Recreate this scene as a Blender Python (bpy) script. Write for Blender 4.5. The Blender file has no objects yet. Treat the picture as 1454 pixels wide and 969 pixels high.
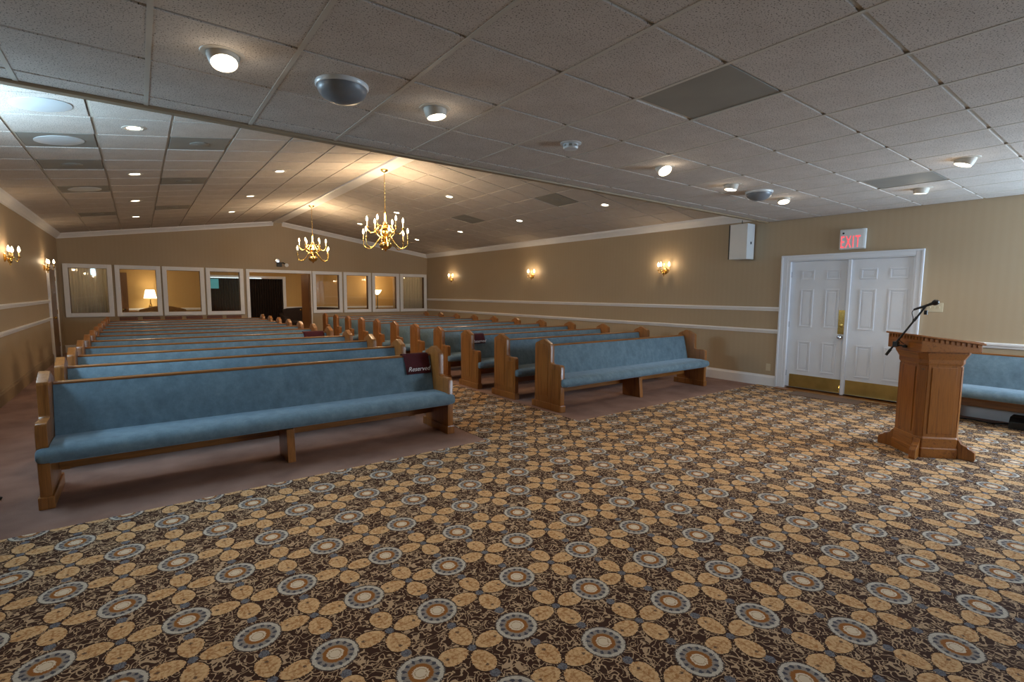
import bpy, bmesh, math, random
from mathutils import Matrix, Vector
random.seed(7)
SC = bpy.context.scene
COL = SC.collection
PI = math.pi

# ------------------------------------------------------------------ camera
XL, XR, YB, YF = -1.523, 8.459, 16.415, -2.0      # side walls, back wall, front wall
YS = 4.22                                         # edge of the low front ceiling
ZF, ZE, ZP = 2.75, 2.92, 3.665                    # low ceiling, eaves, ridge
XM = 3.468
yaw, pitch, roll = 0.6449, -0.0952, 0.0066
fw = Vector((math.sin(yaw)*math.cos(pitch), math.cos(yaw)*math.cos(pitch), math.sin(pitch)))
r0 = Vector((math.cos(yaw), -math.sin(yaw), 0)); u0 = r0.cross(fw)
rt = math.cos(roll)*r0 + math.sin(roll)*u0; up = -math.sin(roll)*r0 + math.cos(roll)*u0
cd = bpy.data.cameras.new('camera'); cam = bpy.data.objects.new('camera', cd); COL.objects.link(cam)
cd.sensor_width = 36; cd.lens = 703.74*36/1454; cd.clip_start = 0.05; cd.clip_end = 100
cam.matrix_world = Matrix(((rt.x, up.x, -fw.x, 0), (rt.y, up.y, -fw.y, 0), (rt.z, up.z, -fw.z, 1.53), (0, 0, 0, 1)))
SC.camera = cam

# ------------------------------------------------------------------ world, light, exposure
wd = bpy.data.worlds.new('world'); SC.world = wd; wd.use_nodes = True
wd.node_tree.nodes['Background'].inputs[0].default_value = (0.62, 0.75, 1.0, 1)
wd.node_tree.nodes['Background'].inputs[1].default_value = 1.0
SC.view_settings.view_transform = 'Standard'; SC.view_settings.look = 'None'
SC.view_settings.gamma = 1.0; SC.view_settings.use_curve_mapping = False
SC.view_settings.exposure = 0.30
WARM = (1.0, 0.74, 0.45); SOFT = (1.0, 0.83, 0.62); COOL = (0.62, 0.82, 1.0)

def area(name, loc, target, sx, sy, energy, col):
    l = bpy.data.lights.new(name, 'AREA'); l.shape = 'RECTANGLE'; l.size = sx; l.size_y = sy
    l.energy = energy; l.color = col
    o = bpy.data.objects.new(name, l); COL.objects.link(o); o.location = loc
    o.rotation_euler = (Vector(target)-Vector(loc)).to_track_quat('-Z', 'Y').to_euler()
    return o
# daylight through the windows of the front part of the room (behind and beside the camera)
area('daylight_front_window', (6.9, YF+0.03, 1.6), (4.0, 6, 1.0), 2.6, 1.3, 170, (0.74, 0.87, 1.0))
area('daylight_side_window', (XR-0.04, -0.75, 1.75), (6.0, 0.3, 2.75), 1.3, 1.2, 190, (0.45, 0.72, 1.0))
# daylight from the high window in the left wall just past the low ceiling
area('daylight_high_window', (XL+0.05, 5.35, 2.45), (3.5, 5.6, 2.7), 1.5, 0.5, 75, (0.5, 0.78, 1.0))

def lamp(name, loc, energy, col, radius, spot=None, aim=None, blend=0.6):
    l = bpy.data.lights.new(name, 'SPOT' if spot else 'POINT'); l.energy = energy; l.color = col
    l.shadow_soft_size = radius
    if spot: l.spot_size = math.radians(spot); l.spot_blend = blend
    o = bpy.data.objects.new(name, l); COL.objects.link(o); o.location = loc
    if aim is not None: o.rotation_euler = Vector(aim).to_track_quat('-Z', 'Y').to_euler()
    return o

# ------------------------------------------------------------------ material helpers
class V:
    """a node socket with arithmetic"""
    def __init__(s, nt, sock): s.nt, s.s = nt, sock
    def m(s, op, b=None, c=None):
        n = s.nt.nodes.new('ShaderNodeMath'); n.operation = op
        for i, x in enumerate((s, b, c)):
            if x is None: continue
            if isinstance(x, V): s.nt.links.new(x.s, n.inputs[i])
            else: n.inputs[i].default_value = x
        return V(s.nt, n.outputs[0])
    def __add__(s, b): return s.m('ADD', b)
    def __sub__(s, b): return s.m('SUBTRACT', b)
    def __mul__(s, b): return s.m('MULTIPLY', b)
    def __truediv__(s, b): return s.m('DIVIDE', b)
    def lt(s, b): return s.m('LESS_THAN', b)
    def gt(s, b): return s.m('GREATER_THAN', b)
    def abs(s): return s.m('ABSOLUTE')
    def max(s, b): return s.m('MAXIMUM', b)
    def min(s, b): return s.m('MINIMUM', b)
    def sqrt(s): return s.m('SQRT')
    def fmod(s, b): return s.m('FLOORED_MODULO', b)
    def band(s, a, b): return s.gt(a)*s.lt(b)

def srgb(r, g, b):
    f = lambda c: ((c/255+0.055)/1.055)**2.4 if c/255 > 0.04045 else c/255/12.92
    return (f(r), f(g), f(b), 1)

def newmat(name):
    m = bpy.data.materials.new(name); m.use_nodes = True
    nt = m.node_tree; return m, nt, nt.nodes['Principled BSDF']
def tex(nt, kind, scale, coord='Object', stretch=(1, 1, 1), **kw):
    tc = nt.nodes.new('ShaderNodeTexCoord'); mp = nt.nodes.new('ShaderNodeMapping')
    mp.inputs['Scale'].default_value = stretch
    nt.links.new(tc.outputs[coord], mp.inputs[0])
    n = nt.nodes.new('ShaderNodeTex'+kind); n.inputs['Scale'].default_value = scale
    for k, v in kw.items():
        if k in n.inputs: n.inputs[k].default_value = v
        else: setattr(n, k, v)
    nt.links.new(mp.outputs[0], n.inputs['Vector']); return n
def ramp(nt, sock, stops):
    n = nt.nodes.new('ShaderNodeValToRGB'); e = n.color_ramp.elements
    while len(e) < len(stops): e.new(0.5)
    for q, (p, c) in zip(e, stops): q.position = p; q.color = c
    nt.links.new(sock, n.inputs[0]); return n.outputs[0]
def mixc(nt, fac, a, b):
    n = nt.nodes.new('ShaderNodeMix'); n.data_type = 'RGBA'
    for i, x in ((0, fac), (6, a), (7, b)):
        x = x.s if isinstance(x, V) else x
        if isinstance(x, bpy.types.NodeSocket): nt.links.new(x, n.inputs[i])
        else: n.inputs[i].default_value = x
    return n.outputs[2]
def bump(nt, p, sock, strength, dist=0.002):
    b = nt.nodes.new('ShaderNodeBump'); b.inputs['Strength'].default_value = strength; b.inputs['Distance'].default_value = dist
    nt.links.new(sock, b.inputs['Height']); nt.links.new(b.outputs[0], p.inputs['Normal'])

def plain(name, col, rough=0.5, metal=0.0, var=0.06, scale=6.0, spec=None, coat=0.0):
    m, nt, p = newmat(name)
    n = tex(nt, 'Noise', scale, Detail=4.0)
    d = tuple(c*(1-var) for c in col[:3])+(1,); l = tuple(min(1, c*(1+var)) for c in col[:3])+(1,)
    nt.links.new(ramp(nt, n.outputs['Fac'], [(0.3, d), (0.7, l)]), p.inputs['Base Color'])
    p.inputs['Roughness'].default_value = rough; p.inputs['Metallic'].default_value = metal
    if spec is not None: p.inputs['Specular IOR Level'].default_value = spec
    if coat: p.inputs['Coat Weight'].default_value = coat; p.inputs['Coat Roughness'].default_value = 0.15
    return m
def wood(name, dark, light, rough=0.32, axis=2, freq=1.0):
    m, nt, p = newmat(name)
    st = [11*freq]*3; st[axis] = 0.55*freq
    g = tex(nt, 'Noise', 3.2, stretch=tuple(st), Detail=6.0, Roughness=0.62, Distortion=0.6)
    st2 = [70]*3; st2[axis] = 2.0
    f = tex(nt, 'Noise', 3.0, stretch=tuple(st2), Detail=2.0)
    c = ramp(nt, g.outputs['Fac'], [(0.30, dark), (0.52, light), (0.72, tuple(0.5*(a+b) for a, b in zip(dark, light)))])
    c = mixc(nt, V(nt, f.outputs['Fac']).m('MULTIPLY_ADD', 1.6, -0.62).m('MULTIPLY', 0.45).max(0.0), c, tuple(x*0.55 for x in dark[:3])+(1,))
    nt.links.new(c, p.inputs['Base Color']); p.inputs['Roughness'].default_value = rough
    p.inputs['Coat Weight'].default_value = 0.25; p.inputs['Coat Roughness'].default_value = 0.2
    bump(nt, p, f.outputs['Fac'], 0.12, 0.001)
    return m
def emit(name, col, strength, base=(0.9, 0.9, 0.9, 1)):
    m, nt, p = newmat(name)
    p.inputs['Base Color'].default_value = base
    p.inputs['Emission Color'].default_value = col; p.inputs['Emission Strength'].default_value = strength
    return m

M = {}
M['oak'] = wood('oak', srgb(106, 62, 25), srgb(150, 95, 44))
M['oak_h'] = wood('oak_along', srgb(106, 62, 25), srgb(150, 95, 44), axis=0)
M['oak_red'] = wood('red_oak', srgb(106, 58, 17), srgb(150, 90, 33), axis=2, freq=1.3)
M['oak_red_h'] = wood('red_oak_along', srgb(106, 58, 17), srgb(150, 90, 33), axis=0, freq=1.3)
M['walnut'] = wood('brown_door_wood', srgb(92, 60, 32), srgb(126, 86, 48), rough=0.45)
M['white'] = plain('white_paint', srgb(232, 230, 230), 0.38, var=0.02)
M['door_white'] = plain('door_white_paint', srgb(214, 218, 226), 0.42, var=0.02)
M['brass'] = plain('polished_brass', srgb(226, 188, 108), 0.18, metal=1.0, var=0.08, scale=20)
M['brass_dull'] = plain('tarnished_brass', srgb(176, 146, 84), 0.3, metal=1.0, var=0.16, scale=5)
M['black'] = plain('black_plastic', srgb(18, 18, 19), 0.5)
M['black_metal'] = plain('black_metal', srgb(14, 14, 15), 0.35)
M['chrome'] = plain('chrome', srgb(200, 200, 205), 0.2, metal=1.0, var=0.03)
M['grey_panel'] = plain('grey_air_panel', srgb(140, 136, 128), 0.6, var=0.08, scale=3)
M['plastic_white'] = plain('white_plastic', srgb(205, 208, 210), 0.3, var=0.02)
M['ivory'] = plain('ivory_plastic', srgb(196, 184, 156), 0.4, var=0.02)
M['grey_dome'] = plain('grey_dome_metal', srgb(112, 116, 122), 0.38, var=0.03)
M['tbar'] = plain('ceiling_grid_metal', srgb(196, 188, 176), 0.55, var=0.02)
M['candle'] = plain('candle_sleeve', srgb(190, 168, 128), 0.6, var=0.02)
M['bulb'] = emit('candle_bulb_glow', (1.0, 0.80, 0.50, 1), 9.0)
M['lens'] = emit('downlight_lens_glow', (1.0, 0.88, 0.64, 1), 9.0)
M['shade'] = emit('lamp_shade_glow', (1.0, 0.85, 0.58, 1), 3.4)
M['exit_red'] = emit('exit_letter_glow', (1.0, 0.10, 0.12, 1), 0.9, (0.7, 0.05, 0.06, 1))
M['teal'] = emit('teal_screen_glow', (0.10, 0.50, 0.58, 1), 0.22, (0.1, 0.4, 0.45, 1))
M['tube'] = emit('tube_light_glow', (0.75, 0.95, 1.0, 1), 0.9)
M['ring'] = plain('downlight_trim_paint', srgb(196, 188, 176), 0.5, var=0.02)
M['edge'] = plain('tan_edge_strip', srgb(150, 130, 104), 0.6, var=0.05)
M['mat'] = plain('door_mat_pile', srgb(116, 96, 84), 0.95, var=0.15, scale=60)
M['burgundy'] = plain('burgundy_velvet', srgb(70, 4, 14), 0.85, var=0.15, scale=30)
M['thread'] = plain('silver_thread', srgb(225, 215, 215), 0.5)
M['dark_sofa'] = plain('dark_brown_upholstery', srgb(48, 34, 32), 0.8, var=0.2, scale=12)
M['tan_sofa'] = plain('tan_upholstery', srgb(122, 90, 52), 0.85, var=0.2, scale=12)
M['dark_fold'] = plain('dark_brown_vinyl', srgb(34, 22, 18), 0.5, var=0.2, scale=5)
M['chair_wood'] = plain('dark_chair_wood', srgb(104, 58, 34), 0.45, var=0.15, scale=9)

def fabric_blue():
    m, nt, p = newmat('blue_velour')
    a = tex(nt, 'Noise', 9.0, stretch=(1.2, 1, 1.0), Detail=6.0, Roughness=0.7)
    b = tex(nt, 'Noise', 220.0, Detail=2.0)
    c = ramp(nt, a.outputs['Fac'], [(0.30, srgb(89, 107, 120)), (0.5, srgb(101, 121, 133)), (0.72, srgb(115, 135, 146))])
    nt.links.new(c, p.inputs['Base Color'])
    p.inputs['Roughness'].default_value = 0.9; p.inputs['Specular IOR Level'].default_value = 0.15
    p.inputs['Sheen Weight'].default_value = 0.35; p.inputs['Sheen Roughness'].default_value = 0.4
    p.inputs['Sheen Tint'].default_value = (0.7, 0.85, 1, 1)
    h = V(nt, a.outputs['Fac'])*1.0 + V(nt, b.outputs['Fac'])*0.35
    bump(nt, p, h.s, 0.3, 0.004)
    return m
M['blue'] = fabric_blue()

def wallpaper(name, base, alt):
    m, nt, p = newmat(name)
    g = nt.nodes.new('ShaderNodeNewGeometry'); sx = nt.nodes.new('ShaderNodeSeparateXYZ'); nt.links.new(g.outputs['Position'], sx.inputs[0])
    t = V(nt, sx.outputs[0]) + V(nt, sx.outputs[1])
    s = (t*(2*PI/0.09)).m('SINE')*0.5 + 0.5
    n = tex(nt, 'Noise', 1.3, Detail=3.0)
    f = s*0.12 + V(nt, n.outputs['Fac'])*0.6
    nt.links.new(mixc(nt, f, base, alt), p.inputs['Base Color'])
    p.inputs['Roughness'].default_value = 0.6; p.inputs['Specular IOR Level'].default_value = 0.3
    return m
M['wall'] = wallpaper('tan_striped_wallpaper', srgb(168, 148, 121), srgb(180, 162, 136))
M['wall_v'] = wallpaper('gold_wall_paint', srgb(196, 158, 98), srgb(206, 170, 110))

def tilemat():
    m, nt, p = newmat('fissured_ceiling_tile')
    a = tex(nt, 'Noise', 130.0, Detail=1.0, coord='Object')
    b = tex(nt, 'Noise', 4.0, Detail=3.0)
    base = ramp(nt, b.outputs['Fac'], [(0.3, srgb(194, 184, 175)), (0.7, srgb(205, 196, 188))])
    f = V(nt, a.outputs['Fac']).lt(0.365)
    nt.links.new(mixc(nt, f*0.85, base, srgb(60, 54, 48)), p.inputs['Base Color'])
    p.inputs['Roughness'].default_value = 0.9; p.inputs['Specular IOR Level'].default_value = 0.1
    bump(nt, p, a.outputs['Fac'], 0.15, 0.002)
    return m
M['tile'] = tilemat()

def mauve():
    m, nt, p = newmat('mauve_carpet')
    a = tex(nt, 'Noise', 3.0, Detail=4.0); b = tex(nt, 'Noise', 260.0, Detail=2.0)
    f = V(nt, a.outputs['Fac'])*0.6 + V(nt, b.outputs['Fac'])*0.4
    nt.links.new(ramp(nt, f.s, [(0.35, srgb(124, 96, 86)), (0.65, srgb(152, 122, 110))]), p.inputs['Base Color'])
    p.inputs['Roughness'].default_value = 0.95; p.inputs['Specular IOR Level'].default_value = 0.1
    bump(nt, p, b.outputs['Fac'], 0.4, 0.004)
    return m
M['mauve'] = mauve()

def carpet():
    m, nt, p = newmat('patterned_carpet')
    g = nt.nodes.new('ShaderNodeNewGeometry'); sx = nt.nodes.new('ShaderNodeSeparateXYZ'); nt.links.new(g.outputs['Position'], sx.inputs[0])
    # a little wobble makes the woven edges ragged
    wn = tex(nt, 'Noise', 140.0, Detail=1.0)
    wob = (V(nt, wn.outputs['Fac'])-0.5)*0.016
    x = V(nt, sx.outputs[0]) + wob; y = V(nt, sx.outputs[1]) - wob
    px, py = 0.2427, 0.3130
    v = (y-1.702)/py; j = v.m('ROUND'); dy = (v-j)*py
    par = j.fmod(2.0)
    dxr = (x - 1.317 - par*px + px).fmod(2*px) - px            # distance to the nearest rosette of the row
    dxf = (x - 1.317 - par*px).fmod(2*px) - px                 # distance to the nearest flower of the row
    r = (dxr*dxr + dy*dy).sqrt()
    ang = dy.m('ARCTAN2', dxr)
    # background scrolls: curled lines on a dark ground
    n1 = tex(nt, 'Noise', 24.0, Detail=0.0, Distortion=1.0); n2 = tex(nt, 'Noise', 1.2, Detail=3.0)
    curl = (V(nt, n1.outputs['Fac'])-0.5).abs().lt(0.043)
    n3 = tex(nt, 'Noise', 31.0, Detail=0.0, Distortion=0.8)
    curl2 = (V(nt, n3.outputs['Fac'])-0.60).abs().lt(0.026)
    c = mixc(nt, curl.max(curl2), srgb(62, 40, 30), srgb(182, 154, 124))
    # petals
    ax, ay = dxf.abs(), dy.abs()
    a = ax.max(ay); b = ax.min(ay)
    t = (a-0.089)/0.066; w = b/((a-0.03)*0.12+0.042)
    pe = t*t + w*w
    vein = tex(nt, 'Noise', 80.0, Detail=2.0)
    pc = ramp(nt, vein.outputs['Fac'], [(0.36, srgb(172, 126, 82)), (0.48, srgb(204, 165, 120)), (0.7, srgb(216, 180, 136))])
    c = mixc(nt, pe.lt(1.22), c, srgb(52, 33, 25))
    c = mixc(nt, pe.lt(1.0), c, pc)
    mid = b.lt(0.0035)*t.abs().lt(0.62)
    c = mixc(nt, mid*0.6, c, srgb(156, 108, 62))
    rib = (a*(2*PI/0.022) + b*-160.0).m('SINE').gt(0.72)*pe.lt(0.5)
    c = mixc(nt, rib*0.45, c, srgb(160, 108, 60))
    spot = ((a-0.120)*(a-0.120) + b*b).sqrt().lt(0.0075)
    c = mixc(nt, spot*0.8, c, srgb(84, 66, 58))
    # small blue florets at flower centres and above and below the rosettes
    rf = (dxf*dxf + dy*dy).sqrt()
    fl = tex(nt, 'Voronoi', 150.0)
    bc = ramp(nt, fl.outputs['Distance'], [(0.15, srgb(70, 70, 80)), (0.7, srgb(116, 118, 126))])
    c = mixc(nt, rf.lt(0.019), c, bc)
    q = ay-0.137; rb = (dxr*dxr + q*q).sqrt()
    c = mixc(nt, rb.lt(0.022), c, bc)
    # rosettes
    c = mixc(nt, r.lt(0.099), c, srgb(84, 74, 70))
    ring = mixc(nt, V(nt, vein.outputs['Fac']).gt(0.58)*0.5, srgb(190, 182, 170), srgb(158, 152, 146))
    c = mixc(nt, r.lt(0.093), c, ring)
    c = mixc(nt, r.lt(0.076), c, srgb(142, 134, 128))
    saw = (ang*(14/(2*PI))).fmod(1.0) - 0.5
    q2 = (r-0.068)/0.0105
    wd2 = (q2*q2*-1.0 + 1.0).max(0.0).sqrt()*((r-0.05)*9.0+0.08)
    tear = saw.abs().lt(wd2)
    c = mixc(nt, tear, c, srgb(74, 74, 84))
    c = mixc(nt, r.lt(0.055), c, srgb(150, 132, 112))
    c = mixc(nt, r.lt(0.051), c, srgb(146, 94, 46))
    c = mixc(nt, r.lt(0.034), c, srgb(214, 196, 172))
    c = mixc(nt, r.band(0.022, 0.026), c, srgb(170, 146, 120))
    c = mixc(nt, V(nt, n2.outputs['Fac'])*0.15, c, srgb(80, 62, 52))
    nt.links.new(c, p.inputs['Base Color'])
    p.inputs['Roughness'].default_value = 0.92; p.inputs['Specular IOR Level'].default_value = 0.12
    hb = tex(nt, 'Noise', 300.0, Detail=1.0); bump(nt, p, hb.outputs['Fac'], 0.35, 0.003)
    return m
M['carpet'] = carpet()

def curtainmat():
    m, nt, p = newmat('pale_sheer_curtain')
    a = tex(nt, 'Noise', 9.0, stretch=(6, 1, 0.4), Detail=3.0)
    nt.links.new(ramp(nt, a.outputs['Fac'], [(0.3, srgb(204, 200, 190)), (0.7, srgb(228, 224, 214))]), p.inputs['Base Color'])
    p.inputs['Roughness'].default_value = 0.9
    t = nt.nodes.new('ShaderNodeBsdfTranslucent'); t.inputs[0].default_value = srgb(214, 208, 196)
    mx = nt.nodes.new('ShaderNodeMixShader'); mx.inputs[0].default_value = 0.6
    nt.links.new(p.outputs[0], mx.inputs[1]); nt.links.new(t.outputs[0], mx.inputs[2]); nt.links.new(mx.outputs[0], nt.nodes['Material Output'].inputs[0])
    return m
M['curtain'] = curtainmat()
def glassmat():
    m, nt, p = newmat('window_glass')
    t = nt.nodes.new('ShaderNodeBsdfTransparent'); t.inputs[0].default_value = (0.93, 0.94, 0.93, 1)
    g = nt.nodes.new('ShaderNodeBsdfGlossy'); g.inputs['Roughness'].default_value = 0.02
    f = nt.nodes.new('ShaderNodeFresnel'); f.inputs[0].default_value = 1.45
    n = tex(nt, 'Noise', 2.0); k = V(nt, n.outputs['Fac'])*0.02 + V(nt, f.outputs[0])*1.1
    mx = nt.nodes.new('ShaderNodeMixShader'); nt.links.new(k.s, mx.inputs[0]); nt.links.new(t.outputs[0], mx.inputs[1]); nt.links.new(g.outputs[0], mx.inputs[2])
    nt.links.new(mx.outputs[0], nt.nodes['Material Output'].inputs[0]); nt.nodes.remove(p)
    return m
M['glass'] = glassmat()

# ------------------------------------------------------------------ mesh helpers
def box(bm, x0, x1, y0, y1, z0, z1, mat=None):
    vs = [bm.verts.new((x, y, z)) for z in (z0, z1) for x, y in ((x0, y0), (x1, y0), (x1, y1), (x0, y1))]
    for f in ((3, 2, 1, 0), (4, 5, 6, 7), (0, 1, 5, 4), (1, 2, 6, 5), (2, 3, 7, 6), (3, 0, 4, 7)):
        bm.faces.new([vs[i] for i in f])
    if mat is not None:
        for v in vs: v.co = mat @ v.co
    return vs
AX = {'x': lambda a, b, t: (t, a, b), 'y': lambda a, b, t: (a, t, b), 'z': lambda a, b, t: (a, b, t)}
def prism(bm, pts, t0, t1, axis):
    """polygon pts in the plane across axis, extruded along axis"""
    f = AX[axis]
    A = [bm.verts.new(f(a, b, t0)) for a, b in pts]; B = [bm.verts.new(f(a, b, t1)) for a, b in pts]
    n = len(pts)
    bm.faces.new(A); bm.faces.new(list(reversed(B)))
    for i in range(n): bm.faces.new((A[i], B[i], B[(i+1) % n], A[(i+1) % n]))
    return A+B
def lathe(bm, prof, seg=20, c=(0, 0, 0), mat=None):
    rings = []
    for r, z in prof:
        if r < 1e-5: rings.append([bm.verts.new((c[0], c[1], c[2]+z))])
        else: rings.append([bm.verts.new((c[0]+r*math.cos(2*PI*k/seg), c[1]+r*math.sin(2*PI*k/seg), c[2]+z)) for k in range(seg)])
    for a, b in zip(rings, rings[1:]):
        for k in range(seg):
            k2 = (k+1) % seg
            if len(a) == 1 and len(b) == 1: continue
            if len(a) == 1: bm.faces.new((a[0], b[k], b[k2]))
            elif len(b) == 1: bm.faces.new((a[k], b[0], a[k2]))
            else: bm.faces.new((a[k], b[k], b[k2], a[k2]))
    for rg, rev in ((rings[0], True), (rings[-1], False)):
        if len(rg) > 1: bm.faces.new(rg)
    if mat is not None:
        for rg in rings:
            for v in rg: v.co = mat @ v.co
def tube(bm, pts, rad, seg=8, cap=True):
    pts = [Vector(p) for p in pts]; rings = []
    rads = rad if isinstance(rad, (list, tuple)) else [rad]*len(pts)
    nrm = None
    for i, p in enumerate(pts):
        d = (pts[min(i+1, len(pts)-1)] - pts[max(i-1, 0)]).normalized()
        if nrm is None: nrm = d.orthogonal().normalized()
        nrm = (nrm - d*nrm.dot(d)).normalized(); bn = d.cross(nrm)
        rings.append([bm.verts.new(p + rads[i]*(math.cos(2*PI*k/seg)*nrm + math.sin(2*PI*k/seg)*bn)) for k in range(seg)])
    for a, b in zip(rings, rings[1:]):
        for k in range(seg): bm.faces.new((a[k], b[k], b[(k+1) % seg], a[(k+1) % seg]))
    if cap: bm.faces.new(rings[0]); bm.faces.new(list(reversed(rings[-1])))
def spline(pts, n=6):
    """Catmull-Rom through pts"""
    P = [Vector(p) for p in pts]; P = [2*P[0]-P[1]]+P+[2*P[-1]-P[-2]]; out = []
    for i in range(1, len(P)-2):
        for k in range(n):
            t = k/n; a, b, c, d = P[i-1:i+3]
            out.append(0.5*((2*b)+(c-a)*t+(2*a-5*b+4*c-d)*t*t+(3*b-a-3*c+d)*t**3))
    out.append(P[-2]); return out

def obj(name, bm, mat, parent=None, smooth=None, bevel=0, seg=2, loc=None):
    bmesh.ops.recalc_face_normals(bm, faces=bm.faces)
    if bevel:
        es = [e for e in bm.edges if len(e.link_faces) == 2 and e.calc_face_angle(0) > 0.6]
        bmesh.ops.bevel(bm, geom=es, offset=bevel, segments=seg, affect='EDGES', clamp_overlap=True, profile=0.6)
    me = bpy.data.meshes.new(name); bm.to_mesh(me); bm.free()
    me.materials.append(M[mat])
    if smooth is not None:
        me.polygons.foreach_set('use_smooth', [True]*len(me.polygons))
        me.set_sharp_from_angle(angle=math.radians(smooth))
    o = bpy.data.objects.new(name, me); COL.objects.link(o)
    if parent is not None: o.parent = parent
    if loc: o.location = loc
    return o
def tag(o, label=None, cat=None, group=None, kind=None):
    for k, v in (('label', label), ('category', cat), ('group', group), ('kind', kind)):
        if v: o[k] = v
    return o
def thing(name, label, cat, loc=(0, 0, 0), rz=0, group=None):
    o = bpy.data.objects.new(name, None); COL.objects.link(o); o.empty_display_size = 0.1
    o.location = loc; o.rotation_euler = (0, 0, rz); return tag(o, label, cat, group)
def struct(name, bm, mat, parent=None, label=None, cat=None, **kw):
    o = obj(name, bm, mat, parent, **kw)
    if parent is None: tag(o, label, cat, kind='structure')
    return o
KIDS = {}
def copy_tree(o, parent=None):
    c = o.copy(); COL.objects.link(c); c.parent = parent
    for ch in [k for k in bpy.data.objects if k.parent == o]: copy_tree(ch, c)
    return c
def B(): return bmesh.new()
def part(name, mat, parent, boxes, bevel=0, smooth=None, loc=None):
    bm = B()
    for b in boxes: box(bm, *b)
    return obj(name, bm, mat, parent, bevel=bevel, smooth=smooth, loc=loc)

# ================================================================== THE ROOM
VB = 19.5                                        # far wall of the vestibule behind the glass
# floor
bm = B(); box(bm, XL, XR, YF, VB, -0.1, 0.0)
struct('floor', bm, 'mauve', label='mauve carpeted floor under the pews and along the walls', cat='floor')
bm = B()
prism(bm, [(XL, YF), (8.2, YF), (8.2, 2.06), (XR, 2.06), (XR, 4.2), (4.18, 4.2), (4.18, YB), (2.84, YB), (2.84, 4.2), (XL, 4.2)], 0.0, 0.006, 'z')
struct('floor_patterned_carpet', bm, 'carpet', label='brown patterned carpet with tan flowers and grey rosettes, in front and along the aisle', cat='carpet')

# side walls
bm = B()
HW0, HW1 = 4.6, 6.1                               # high window in the left wall
box(bm, XL-0.12, XL, YF-0.12, HW0, 0, 3.0); box(bm, XL-0.12, XL, HW1, YB+3.2, 0, 3.0)
box(bm, XL-0.12, XL, HW0, HW1, 0, 2.15); box(bm, XL-0.12, XL, HW0, HW1, 2.72, 3.0)
wall_left = struct('wall_left', bm, 'wall', label='tan wallpapered left side wall with two white rails', cat='wall')
bm = B(); D0, D1, DZ = 2.14, 3.80, 2.085
box(bm, XR, XR+0.12, YF-0.12, D0, 0, 3.0); box(bm, XR, XR+0.12, D1, YB+3.2, 0, 3.0); box(bm, XR, XR+0.12, D0, D1, DZ, 3.0)
wall_right = struct('wall_right', bm, 'wall', label='tan wallpapered right side wall with double door and sconces', cat='wall')
bm = B(); box(bm, XL, XR, YF-0.12, YF, 0, 3.0)
struct('wall_front', bm, 'wall', label='tan front wall opposite the row of back windows', cat='wall')
# windows of the front wall and side (behind / beside the camera), bright with daylight
M['sky_pane'] = emit('daylight_pane', (0.75, 0.88, 1.0, 1), 1.0)

# back wall with eight glazed openings and a doorway
WIN = [(-1.449, -0.507), (-0.453, 0.509), (0.546, 1.508), (1.549, 2.489), (4.427, 5.356), (5.402, 6.329), (6.372, 7.349), (7.39, 8.416)]
WZ0, WZ1 = 0.877, 2.20
DO0, DO1 = 2.56, 4.40
sl = (ZP-ZE)/(XM-XL)
bm = B()
T = 0.12
box(bm, XL, DO0, YB, YB+T, 0, WZ0); box(bm, DO1, XR, YB, YB+T, 0, WZ0)
edges = [XL]+[e for w in WIN[:4] for e in (w[0]+.02, w[1]-.02)]+[DO0]
for a, b in zip(edges[0::2], edges[1::2]): box(bm, a, b, YB, YB+T, WZ0, WZ1-.02)
edges = [DO1]+[e for w in WIN[4:] for e in (w[0]+.02, w[1]-.02)]+[XR]
for a, b in zip(edges[0::2], edges[1::2]): box(bm, a, b, YB, YB+T, WZ0, WZ1-.02)
prism(bm, [(XL, WZ1-.02), (XR, WZ1-.02), (XR, ZE+.1), (XM, ZP+.1), (XL, ZE+.1)], YB, YB+T, 'y')
struct('wall_back', bm, 'wall', label='tan gabled back wall above a row of white framed windows', cat='wall')

def window(n, x0, x1, label):
    root = tag(bpy.data.objects.new('window_%d' % n, None), label, 'window', kind='structure'); COL.objects.link(root)
    root.location = (0.5*(x0+x1), YB, WZ0)
    w = (x1-x0)/2; h = WZ1-WZ0; fwid = 0.10
    bm = B()
    for a in ((-w, -w+fwid, 0, h), (w-fwid, w, 0, h), (-w+fwid, w-fwid, 0, fwid), (-w+fwid, w-fwid, h-fwid, h)):
        box(bm, a[0], a[1], -0.045, 0.0, a[2], a[3])
    obj('window_frame', bm, 'white', root, bevel=0.008)
    bm = B()
    for a in ((-w+fwid-.03, -w+fwid+.006, fwid, h-fwid), (w-fwid-.006, w-fwid+.03, fwid, h-fwid), (-w+fwid, w-fwid, fwid-.03, fwid+.006), (-w+fwid, w-fwid, h-fwid-.006, h-fwid+.03)):
        box(bm, a[0], a[1], 0.0, T, a[2], a[3])
    obj('window_reveal', bm, 'walnut', root)
    part('window_pane', 'glass', root, [(-w+fwid, w-fwid, 0.03, 0.036, fwid, h-fwid)])
    return root
ordn = ['first', 'second', 'third', 'fourth', 'fifth', 'sixth', 'seventh', 'eighth']
desc = ['pale curtain behind it', 'a lit table lamp behind it', 'plain gold wall behind it', 'a teal screen and dark partition behind it',
        'part of a dark sofa behind it', 'empty gold wall behind it', 'a lit torchiere behind it', 'pale curtain beside the right wall']
for i, (a, b) in enumerate(WIN):
    window(i+1, a, b, 'white framed interior window in back wall, %s from left, with %s' % (ordn[i], desc[i]))

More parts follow.
